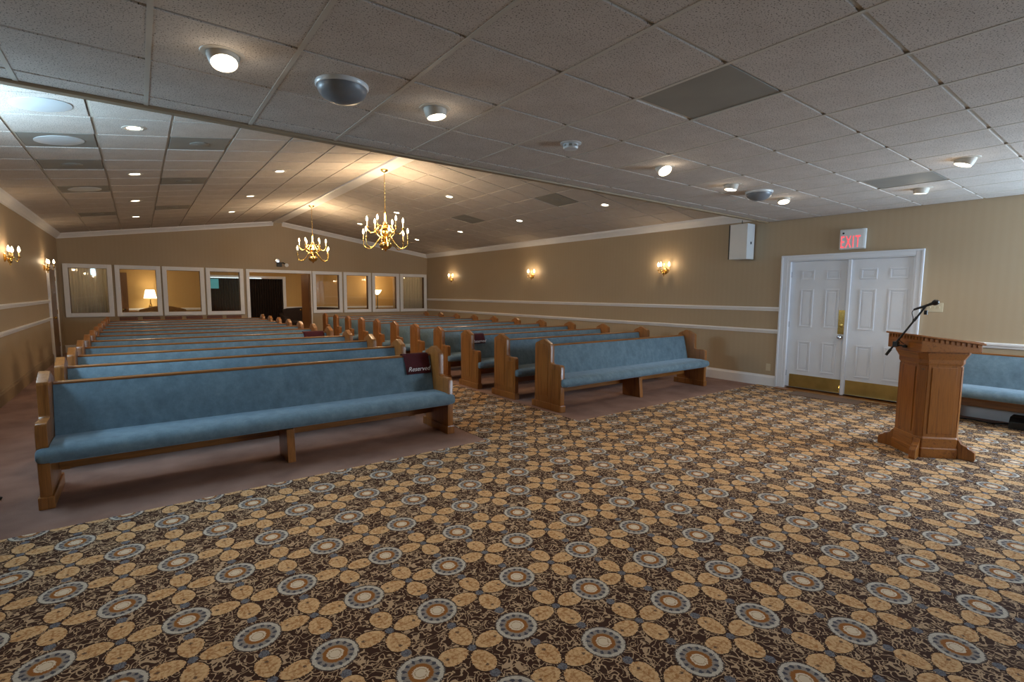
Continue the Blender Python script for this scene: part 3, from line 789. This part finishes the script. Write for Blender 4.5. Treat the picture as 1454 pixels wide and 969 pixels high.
# floor cable and black monitor speaker at the right
bm = B(); tube(bm, spline([(6.42, 1.45, .012), (7.0, 1.7, .012), (7.6, 1.58, .012), (7.95, 1.72, .012), (8.2, 1.45, .012), (8.15, 1.2, .012), (8.3, 1.05, .012), (8.32, .6, .012)], 6), .006, 6)
tag(obj('floor_cable', bm, 'black', smooth=60), 'thin black cable running along the floor behind the lectern', 'cable')
spk = thing('monitor_speaker', 'black floor box partly under the wall pew at the right edge', 'speaker', (8.13, .87, 0.0))
bm = B(); prism(bm, [(-.12, 0), (.14, 0), (.14, .14), (-.06, .14), (-.12, .09)], -.17, .17, 'y'); obj('cabinet', bm, 'black', spk, bevel=.006)
bm = B(); box(bm, -.125, -.119, -.15, .15, .015, .085); obj('grille', bm, 'black_metal', spk, bevel=.002)

# ================================================================== CEILING FITTINGS
def downlight(loc, m4, label, eye, energy, group, aim):
    root = thing('downlight', label, 'ceiling light', group=group); root.matrix_world = m4
    bm = B(); lathe(bm, [(.070, -.004), (.078, -.013), (.10, -.010), (.108, 0.0), (.108, .004), (.070, .004)], 28)
    # open ring: close inside wall
    obj('trim_ring', bm, 'ring', root, smooth=40)
    if eye:
        a = Vector(aim); rot = Vector((0, 0, -1)).rotation_difference(a).to_matrix().to_4x4()
        bm = B(); lathe(bm, [(0, .02), (.074, .02), (.076, -.01), (.070, -.045), (.062, -.062), (.060, -.055), (0, -.052)], 28, mat=Matrix.Translation((0, 0, -.002)) @ rot)
        obj('eyeball', bm, 'ring', root, smooth=40)
        bm = B(); lathe(bm, [(0, -.066), (.03, -.065), (.052, -.062), (.060, -.056), (0, -.054)], 24, mat=Matrix.Translation((0, 0, -.002)) @ rot)
        obj('lens', bm, 'lens', root, smooth=40)
    else:
        bm = B(); lathe(bm, [(0, -.010), (.04, -.010), (.068, -.006), (.070, 0), (0, .001)], 24); obj('lens', bm, 'lens', root, smooth=40)
    lo = lamp('downlight_lamp', (0, 0, 0), energy, SOFT, .05, spot=125, aim=aim, blend=.8)
    lo.parent = root; lo.location = Vector((0, 0, -.03)) + Vector(aim)*.06
    if eye:
        l3 = lamp('downlight_spill', (0, 0, 0), 0.55, SOFT, .05); l3.parent = root; l3.location = Vector((0, 0, -.02)) + Vector(aim)*.12
EYE = [(.05, -.35, -.9), (.15, -.1, -1), (-.2, -.55, -.8), (-.1, .1, -1), (-.25, -.2, -1), (.1, .1, -1), (-.15, .3, -1)]
FL = ['over the carpet, left of the grey dome', 'right of the big grey dome speaker', 'bright, between the smoke detector and the far dome',
      'just left of the far grey dome', 'just right of the far grey dome', 'above the wall right of the exit sign', 'tilted, nearest the right picture edge']
for (x, y), e, lb in zip(FRONT_LIGHTS, EYE, FL):
    downlight(None, Matrix.Translation((x, y, ZF)), 'eyeball downlight in the low front ceiling, '+lb, True, 26, 'downlights in the low ceiling', Vector(e).normalized())
rows = {'outer left': (.05, [6.36, 8.80, 11.35, 13.75]), 'inner left': (1.88, [8.60, 11.15, 13.60]), 'inner right': (5.01, [8.75, 11.25, 13.7]), 'outer right': (6.88, [6.36, 8.9, 11.45, 14.0])}
for nm, (x, ys) in rows.items():
    for k, y in enumerate(ys):
        downlight(None, slope_mat(x, y), 'recessed downlight in the vaulted ceiling, %s from the front in the %s row' % (cnt[k] if k else 'first', nm), False, 30, 'downlights in the vaulted ceiling', Vector((0, 0, -1)))

def dome(x, y, label, r=.15):
    root = thing('dome_speaker', label, 'speaker', (x, y, ZF), group='ceiling dome speakers')
    bm = B(); lathe(bm, [(0, .0), (r, .0), (r, -.022), (r-.006, -.03), (r-.012, -.03), (0, -.026)], 36); obj('rim', bm, 'plastic_white', root, smooth=40)
    bm = B(); lathe(bm, [(r-.010, -.026)]+[((r-.010)*math.cos(a), -.028-.085*math.sin(a)) for a in [PI/2*k/9 for k in range(1, 9)]]+[(0, -.113)], 36); obj('grille_dome', bm, 'grey_dome', root, smooth=60)
dome(1.02, 3.03, 'large grey dome speaker on the low ceiling near the upper left')
dome(5.90, 3.03, 'grey dome speaker on the low ceiling near the double door')
det = thing('smoke_detector', 'small round smoke detector on the low ceiling', 'detector', (2.86, 3.03, ZF))
bm = B(); lathe(bm, [(0, 0), (.085, 0), (.085, -.012), (.075, -.016), (0, -.016)], 28); obj('base_ring', bm, 'plastic_white', det, smooth=40)
bm = B(); lathe(bm, [(.06, -.016), (.062, -.04), (.055, -.052), (.03, -.056), (0, -.057)], 28); obj('housing', bm, 'plastic_white', det, smooth=40)
bm = B()
for k in range(8):
    box(bm, .058, .064, -.012, .012, -.04, -.024, mat=Matrix.Rotation(k*PI/4, 4, 'Z'))
obj('vent_slots', bm, 'grey_panel', det)

# ------------------------------------------------------------------ chandeliers
def bulb_bm(bm, c, s=1.0):
    lathe(bm, [(.006*s, 0), (.010*s, .008*s), (.013*s, .022*s), (.010*s, .040*s), (.004*s, .056*s), (0, .064*s)], 10, c=c)
COLUMN = [(0, -.0), (.010, .004), (.016, .018), (.010, .03), (.03, .036), (.055, .05), (.078, .08), (.085, .11), (.078, .14), (.05, .165), (.028, .18), (.045, .195), (.05, .215), (.03, .235),
          (.022, .26), (.045, .285), (.052, .31), (.045, .335), (.022, .36), (.03, .375), (.042, .39), (.03, .41), (.016, .44), (.028, .47), (.03, .49), (.014, .52), (.016, .58), (.009, .66), (.006, .76), (0, .765)]
def chandelier(y, label):
    zb = 2.235; zc = 3.605
    root = thing('chandelier', label, 'chandelier', (3.435, y, zb), group='brass chandeliers')
    bm = B(); lathe(bm, [(0, zc-zb), (.062, zc-zb), (.065, zc-zb-.012), (.05, zc-zb-.03), (.015, zc-zb-.045), (0, zc-zb-.045)], 20); obj('canopy', bm, 'brass', root, smooth=40)
    bm = B()
    z = .76
    while z < zc-zb-.05:                       # chain links
        z2 = min(z+.034, zc-zb-.04)
        ph = PI/2 if int(z*1000/28) % 2 else 0
        tube(bm, [(.007*math.cos(ph)*math.cos(a), .007*math.sin(ph)*math.cos(a), (z+z2)/2+.019*math.sin(a)) for a in [2*PI*k/8 for k in range(9)]], .0026, 5)
        z += .028
    obj('chain', bm, 'brass', root, smooth=60)
    bm = B()
    lathe(bm, [(r_*1.28 if r_ > .012 else r_, z_) for r_, z_ in COLUMN], 22)
    obj('column', bm, 'brass', root, smooth=50)
    for tier, (nA, R_, z0, z1, zlow, off) in enumerate(((6, .395, .215, .19, .045, .28), (6, .30, .40, .385, .30, .75))):
        for k in range(nA):
            a = off+2*PI*k/nA; cx, sy = math.cos(a), math.sin(a)
            P = lambda r, zz: (r*cx, r*sy, zz)
            bm = B(); tube(bm, spline([P(.03, z0), P(.085, z0+.035), P(.14, z0-.03), P(R_*.62, zlow+.02), P(R_*.82, zlow+.012), P(R_*.97, zlow+.055), P(R_, z1)], 5), .008, 7)
            arm = obj('arm', bm, 'brass', root, smooth=60)
            bm = B(); lathe(bm, [(0, 0), (.010, 0), (.030, .008), (.034, .014), (.012, .016), (.013, .034), (0, .034)], 14, c=P(R_, z1)); obj('drip_cup', bm, 'brass', arm, smooth=50)
            bm = B(); lathe(bm, [(0, .03), (.011, .03), (.011, .115), (0, .116)], 10, c=P(R_, z1)); obj('candle_sleeve', bm, 'candle', arm, smooth=40)
            bm = B(); bulb_bm(bm, P(R_, z1+.114), 1.4); obj('candle_bulb', bm, 'bulb', arm, smooth=60)
    for k in range(6):                        # small decorative scrolls between the tiers
        a = .55+PI*k/3; P = lambda r, zz: (r*math.cos(a), r*math.sin(a), zz)
        bm = B(); tube(bm, spline([P(.05, .23), P(.11, .26), P(.15, .31), P(.135, .35), P(.11, .335), P(.118, .31)], 4), .006, 6); obj('scroll', bm, 'brass', root, smooth=60)
    for k in range(3):
        a = 2*PI*k/3+.5
        for R_, zz in ((.24, .48), (.20, .66)):
            lo = lamp('chandelier_lamp', (0, 0, 0), 11, WARM, .05); lo.parent = root; lo.location = (R_*math.cos(a+R_*3), R_*math.sin(a+R_*3), zz)
chandelier(8.19, 'large brass two-tier candle chandelier, nearer of the two')
chandelier(12.6, 'brass two-tier candle chandelier, farther one before the back wall')

# ------------------------------------------------------------------ wall sconces
def sconce_model():
    """local +y points into the room, wall at y=0"""
    root = bpy.data.objects.new('wall_sconce', None); COL.objects.link(root)
    bm = B(); lathe(bm, [(0, 0), (.045, 0), (.05, .008), (.035, .018), (.02, .026), (0, .028)], 20, mat=Matrix.Rotation(-PI/2, 4, 'X') @ Matrix.Scale(1.4, 4, (0, 1, 0))); obj('back_plate', bm, 'brass', root, smooth=50)
    bm = B(); lathe(bm, [(0, -.115), (.008, -.11), (.013, -.095), (.008, -.08), (.022, -.07), (.032, -.045), (.026, -.02), (.012, -.005), (.018, .012), (.012, .03), (.008, .06), (.014, .08), (.008, .10), (.006, .14), (.012, .155), (.006, .17), (0, .18)], 14, c=(0, .06, 0)); tube(bm, [(0, .01, 0), (0, .06, -.02)], .008, 8); obj('stem', bm, 'brass', root, smooth=50)
    for a in (PI*.03, PI*.5, PI*.97):
        cx, sy = math.cos(a), math.sin(a); R_ = .125
        P = lambda r, z: (r*cx, .06+r*sy*.8, z)
        bm = B(); tube(bm, spline([P(.015, -.02), P(.05, .0), P(.075, -.045), P(.105, -.04), P(R_, .0)], 5), .005, 7); arm = obj('arm', bm, 'brass', root, smooth=60)
        bm = B(); lathe(bm, [(0, 0), (.009, 0), (.027, .007), (.030, .012), (.011, .014), (.012, .028), (0, .028)], 14, c=P(R_, 0)); obj('drip_cup', bm, 'brass', arm, smooth=50)
        bm = B(); lathe(bm, [(0, .024), (.010, .024), (.010, .085), (0, .086)], 10, c=P(R_, 0)); obj('candle_sleeve', bm, 'candle', arm, smooth=40)
        bm = B(); bulb_bm(bm, P(R_, .084), 1.4); obj('candle_bulb', bm, 'bulb', arm, smooth=60)
    return root
sp = sconce_model(); fs = True
for xw, rz, ys, nm in ((XR, PI/2, (6.15, 10.33, 14.57), 'right'), (XL, -PI/2, (6.15, 10.22, 14.02), 'left')):
    for k, y in enumerate(ys):
        o = sp if fs else copy_tree(sp); fs = False
        o.location = (xw, y, 2.005); o.rotation_euler = (0, 0, rz)
        tag(o, 'brass three-candle wall sconce, %s from the front on the %s wall' % (['first', 'second', 'third'][k], nm), 'sconce', 'brass wall sconces')
        s = -1 if xw > 0 else 1
        for dy in (-.125, .125):
            lamp('sconce_lamp', (xw+s*.085, y+dy, 2.125), 4.2, WARM, .018)

# ================================================================== WALL FITTINGS
ex = thing('exit_sign', 'white box exit sign with red letters above the double door', 'sign', (XR, 2.90, 2.215))
part('housing', 'plastic_white', ex, [(-.06, 0, -.165, .165, 0, .29)], bevel=.008)
part('face_plate', 'plastic_white', ex, [(-.064, -.058, -.15, .15, .012, .278)], bevel=.003)
letters('lettering', 'EXIT', .25, .002, 'exit_red', ex, Matrix.Translation((-.066, .022, .098)) @ Matrix(((0, 0, -1, 0), (-1, 0, 0, 0), (0, 1, 0, 0), (0, 0, 0, 1))) @ Matrix.Scale(.43, 4, (1, 0, 0)), font_scale=1.22)
bm = B(); lathe(bm, [(0, 0), (.014, 0), (.014, .006), (0, .007)], 14, mat=Matrix.Translation((-.063, .115, .235)) @ Matrix.Rotation(-PI/2, 4, 'Y')); obj('test_lamp', bm, 'black', ex)

ws = thing('wall_speaker', 'white box speaker hung high on the right wall by the low ceiling edge', 'speaker', (XR, 4.53, 2.14))
part('cabinet', 'plastic_white', ws, [(-.26, -.02, -.16, .15, 0, .59)], bevel=.008)
part('grille', 'black', ws, [(-.262, -.02, .152, .168, .004, .586)], bevel=.003)
part('bracket', 'black_metal', ws, [(-.02, 0, -.04, .04, .2, .42)])
bm = B(); tube(bm, [(-.15, -.0, .59), (-.15, 0, .66)], .006, 6); obj('hanger', bm, 'black_metal', ws)
part('connector', 'black', ws, [(-.15, -.12, -.166, -.158, .25, .29)])

em = thing('emergency_light', 'two-headed emergency light on the back wall above the doorway', 'emergency light', (3.47, YB, 2.30))
part('housing', 'black', em, [(-.07, .07, -.07, 0, 0, .13)], bevel=.008)
for x, z, mt in ((-.05, .18, 'chrome'), (.20, .05, 'plastic_white')):
    bm = B(); lathe(bm, [(0, 0), (.03, 0), (.055, .04), (.055, .055), (0, .06)], 16, mat=Matrix.Translation((x, -.03, z)) @ Matrix.Rotation(PI/2, 4, 'X')); obj('lamp_head', bm, mt, em, smooth=40)
bm = B(); tube(bm, [(.05, -.03, .11), (.12, -.03, .12), (.20, -.035, .06)], .016, 8); tube(bm, [(-.05, -.03, .12), (-.05, -.03, .18)], .014, 8); obj('lamp_arm', bm, 'black', em)

def plate(name, y, z, w, hh, label, cat, n_):
    r_ = thing(name, label, cat, (XR, y, z))
    part('cover_plate', 'ivory', r_, [(-.008, 0, -w/2, w/2, -hh/2, hh/2)], bevel=.003)
    for k in range(n_):
        if cat == 'outlet': part('socket', 'ivory', r_, [(-.011, -.007, -.018, .018, -.04+k*.045, -.005+k*.045)], bevel=.002)
        else:
            yy = (k-(n_-1)/2)*.046; part('toggle', 'ivory', r_, [(-.02, -.007, yy-.006, yy+.006, -.012, .012)], bevel=.002)
plate('wall_outlet', 4.03, .32, .075, .12, 'ivory wall outlet left of the double door casing', 'outlet', 2)
plate('light_switch', 1.90, 1.385, .17, .12, 'ivory switch plate right of the double door behind the microphone', 'switch', 3)

# ================================================================== BACK OF THE ROOM
def curtain(x0, x1, label):
    bm = B(); nseg = 72
    A = []
    for k in range(nseg+1):
        x = x0+(x1-x0)*k/nseg
        y = YB+.20+.022*math.sin(k*1.35)+.008*math.sin(k*.53)
        A.append((bm.verts.new((x, y+.004*math.sin(k*2.1), .25)), bm.verts.new((x, y, 2.25))))
    for a, b in zip(A, A[1:]): bm.faces.new((a[0], b[0], b[1], a[1]))
    root = thing('curtain', label, 'curtain', (0, 0, 0))
    c = obj('fabric', bm, 'curtain', root, smooth=80); m_ = c.modifiers.new('solid', 'SOLIDIFY'); m_.thickness = .003
    bm = B(); tube(bm, [(x0-.05, YB+.2, 2.27), (x1+.05, YB+.2, 2.27)], .012, 8); obj('rod', bm, 'brass', root)
curtain(-1.50, -.50, 'pale pleated curtain behind the far left window')
curtain(7.42, 8.43, 'pale pleated curtain behind the far right window')
# folding partition on the far vestibule wall
fp = thing('folding_partition', 'dark brown accordion partition in white casing on the far vestibule wall', 'partition', (3.05, VB, 0))
bm = B(); A = []
for k in range(61):
    x = -1.17+2.33*k/60; y = -.03-.05*(k % 2); A.append((bm.verts.new((x, y, .01)), bm.verts.new((x, y, 2.0))))
for a, b in zip(A, A[1:]): bm.faces.new((a[0], b[0], b[1], a[1]))
obj('pleated_panel', bm, 'dark_fold', fp)
part('casing', 'white', fp, [(-1.26, -1.17, -.09, 0, 0, 2.09), (1.16, 1.26, -.09, 0, 0, 2.09), (-1.17, 1.16, -.09, 0, 2.0, 2.09)], bevel=.006)
sc_ = thing('wall_screen', 'small glowing teal screen seen through the fourth window', 'screen', (2.03, VB-.12, 1.64))
part('screen_face', 'teal', sc_, [(-.16, .16, -.004, 0, 0, .32)]); part('bezel', 'black', sc_, [(-.17, .17, 0, .03, -.012, .332)])
tl_ = thing('tube_light', 'thin white tube light above the dark partition', 'light', (2.75, VB-.13, 2.01))
bm = B(); tube(bm, [(-.8, 0, 0), (.75, 0, 0)], .016, 8); obj('glass_tube', bm, 'tube', tl_, smooth=60)
part('fixture', 'white', tl_, [(-.82, .77, .012, .04, -.015, .02)])
bd = tag(bpy.data.objects.new('door_4', None), 'brown door in the far vestibule wall seen through the second window', 'door', kind='structure'); COL.objects.link(bd)
part('door_leaf', 'walnut', bd, [(-1.25, -.32, VB-.03, VB, .01, 2.04)]); part('door_casing', 'walnut', bd, [(-.32, -.25, VB-.04, VB, 0, 2.1), (-1.32, -1.25, VB-.04, VB, 0, 2.1), (-1.25, -.32, VB-.04, VB, 2.04, 2.1)])
bm = B(); lathe(bm, [(0, 0), (.025, .01), (.03, .04), (0, .06)], 10, mat=Matrix.Translation((-.4, VB-.03, .95)) @ Matrix.Rotation(PI/2, 4, 'X')); obj('door_knob', bm, 'brass', bd, smooth=40)

def sofa(name, x0, x1, yb, ztop, mat, label, camel):
    root = thing(name, label, 'sofa', ((x0+x1)/2, yb, 0)); w = (x1-x0)/2
    bm = B(); k = 14
    prof = [(-w+.1, .30)]+[(-w+.1+(2*w-.2)*i/k, ztop-.12+(.12*math.sin(PI*i/k) if camel else .08*math.sin(PI*i/k)**.4)) for i in range(k+1)]+[(w-.1, .30)]
    prism(bm, prof, -.20, -.04, 'y'); obj('backrest', bm, mat, root, bevel=.03, smooth=60)
    part('seat', mat, root, [(-w+.16, w-.16, -.85, -.2, .18, .40)], bevel=.03, smooth=60)
    for q in range(2): part('seat_cushion', mat, root, [(-w+.17+q*(w-.17), q*(w-.17)-.005 if q else -.005, -.86, -.2, .40, .52)] if not q else [(.005, w-.17, -.86, -.2, .40, .52)], bevel=.03, smooth=60)
    for s in (-1, 1):
        a, b = sorted((s*w, s*(w-.17)))
        bm = B(); prism(bm, [(-.86, .12), (-.86, .58), (-.82, .66), (-.6, .68), (-.25, .70), (-.06, .80), (-.04, .12)], a, b, 'x'); obj('arm', bm, mat, root, bevel=.03, smooth=60)
        for yy in (-.8, -.1): part('leg', 'walnut', root, [(s*(w-.1)-.03, s*(w-.1)+.03, yy-.03, yy+.03, 0, .13)])
sofa('sofa', 4.05, 6.35, VB-.02, 1.02, 'dark_sofa', 'dark brown sofa in the vestibule seen past the open door', False)
sofa('settee', -.10, 1.30, VB-.55, 1.09, 'tan_sofa', 'tan camelback settee below the lit table lamp in the vestibule', True)
et = thing('end_table', 'small dark side table carrying the lit lamp in the vestibule', 'table', (.29, VB-.30, 0))
part('table_top', 'walnut', et, [(-.22, .22, -.2, .2, .72, .75)], bevel=.006)
for sx in (-1, 1):
    for sy in (-1, 1): part('leg', 'walnut', et, [(sx*.18-.02, sx*.18+.02, sy*.16-.02, sy*.16+.02, 0, .72)])
tb = thing('table_lamp', 'lit table lamp with a pleated white shade in the vestibule', 'lamp', (.30, VB-.30, .75))
bm = B(); lathe(bm, [(0, 0), (.08, 0), (.08, .02), (.03, .04), (.02, .10), (.045, .18), (.06, .26), (.045, .34), (.02, .40), (.012, .50), (.012, .60), (0, .60)], 18); obj('base', bm, 'brass', tb, smooth=50)
bm = B(); lathe(bm, [(.17, .56), (.115, .83), (.11, .83), (.165, .56)], 24); obj('lamp_shade', bm, 'shade', tb, smooth=50)
lamp('table_lamp_bulb', (.30, VB-.30, 1.46), 7, WARM, .09)
tr = thing('floor_lamp', 'lit torchiere floor lamp with a white bowl in the vestibule', 'lamp', (7.55, VB-.6, 0))
bm = B(); lathe(bm, [(0, 0), (.13, 0), (.13, .02), (.03, .035), (.013, .05), (.013, 1.44), (.03, 1.46), (0, 1.47)], 18); obj('pole', bm, 'black_metal', tr, smooth=40)
bm = B(); lathe(bm, [(.02, 1.45), (.05, 1.47), (.11, 1.53), (.17, 1.64), (.165, 1.645), (.10, 1.54), (0, 1.49)], 24); obj('lamp_bowl', bm, 'shade', tr, smooth=50)
lamp('floor_lamp_bulb', (7.55, VB-.6, 1.72), 14, WARM, .06)
VL = [(3.05, 17.6, 9, 'left of the pair inside the doorway'), (3.5, 17.6, 9, 'right of the pair inside the doorway'), (6.0, 18.0, 9, 'added fill above the gold wall on the right'),
      (1.0, 18.0, 6, 'added fill above the tan settee'), (-.9, 17.3, 24, 'added backlight behind the far left curtain'), (7.9, 17.3, 18, 'added backlight behind the far right curtain')]  # all but the doorway pair are added to brighten the vestibule and backlight curtains
for x, y, e, lb in VL:
    r_ = thing('vestibule_downlight', 'round warm vestibule ceiling light, %s' % lb, 'ceiling light', (x, y, 2.45), group='vestibule ceiling lights')
    bm = B(); lathe(bm, [(0, 0), (.11, 0), (.11, -.01), (.085, -.016), (0, -.016)], 24); obj('trim_ring', bm, 'plastic_white', r_, smooth=40)
    bm = B(); lathe(bm, [(0, -.022), (.06, -.021), (.08, -.016), (0, -.014)], 24); obj('lens', bm, 'lens', r_, smooth=40)
    lamp('vestibule_lamp', (x, y, 2.40), e, WARM, .06)

# row of chairs behind the last left pew
def chair_model():
    root = bpy.data.objects.new('side_chair', None); COL.objects.link(root)
    part('seat', 'chair_wood', root, [(-.20, .20, -.22, .2, .42, .47)], bevel=.012)
    for s in (-1, 1):
        part('leg', 'chair_wood', root, [(s*.17-.018, s*.17+.018, -.2, -.164, 0, .42)])
        bm = B(); prism(bm, [(.14, 0), (.18, 0), (.18, .45), (.22, .86), (.185, .86), (.14, .45)], s*.17-.018, s*.17+.018, 'x'); obj('leg', bm, 'chair_wood', root)
    part('top_rail', 'chair_wood', root, [(-.185, .185, .18, .215, .77, .87)], bevel=.012)
    part('back_slat', 'chair_wood', root, [(-.15, .15, .175, .195, .58, .65)], bevel=.006)
    return root
ch = chair_model()
for k in range(6):
    o = ch if k == 0 else copy_tree(ch)
    o.location = (-.22+.475*k, 15.85, 0)
    tag(o, 'brown wooden chair behind the rear-most left pew, %s from the left wall' % ['first', 'second', 'third', 'fourth', 'fifth', 'sixth'][k], 'chair', 'wooden chairs along the back wall')

# folding music stand just left of the front pew
mst = thing('music_stand', 'black tripod stand beside the left end of the front-most pew', 'stand', (-1.16, 4.98, 0))
bm = B(); tube(bm, [(0, 0, .12), (0, 0, 1.05)], .012, 10); obj('pole', bm, 'black_metal', mst, smooth=40)
for k in range(3):
    a = .2+2*PI*k/3; bm = B(); tube(bm, [(0, 0, .30), (.16*math.cos(a), .16*math.sin(a), .10), (.29*math.cos(a), .29*math.sin(a), .012)], [.009, .009, .012], 8); obj('leg', bm, 'black_metal', mst, smooth=40)
bm = B(); box(bm, -.24, .24, -.006, .006, 0, .32, mat=Matrix.Translation((0, 0, 1.0)) @ Matrix.Rotation(-.35, 4, 'X')); box(bm, -.24, .24, -.05, .006, 0, .012, mat=Matrix.Translation((0, 0, 1.0)) @ Matrix.Rotation(-.35, 4, 'X')); obj('desk', bm, 'black_metal', mst, bevel=.003)
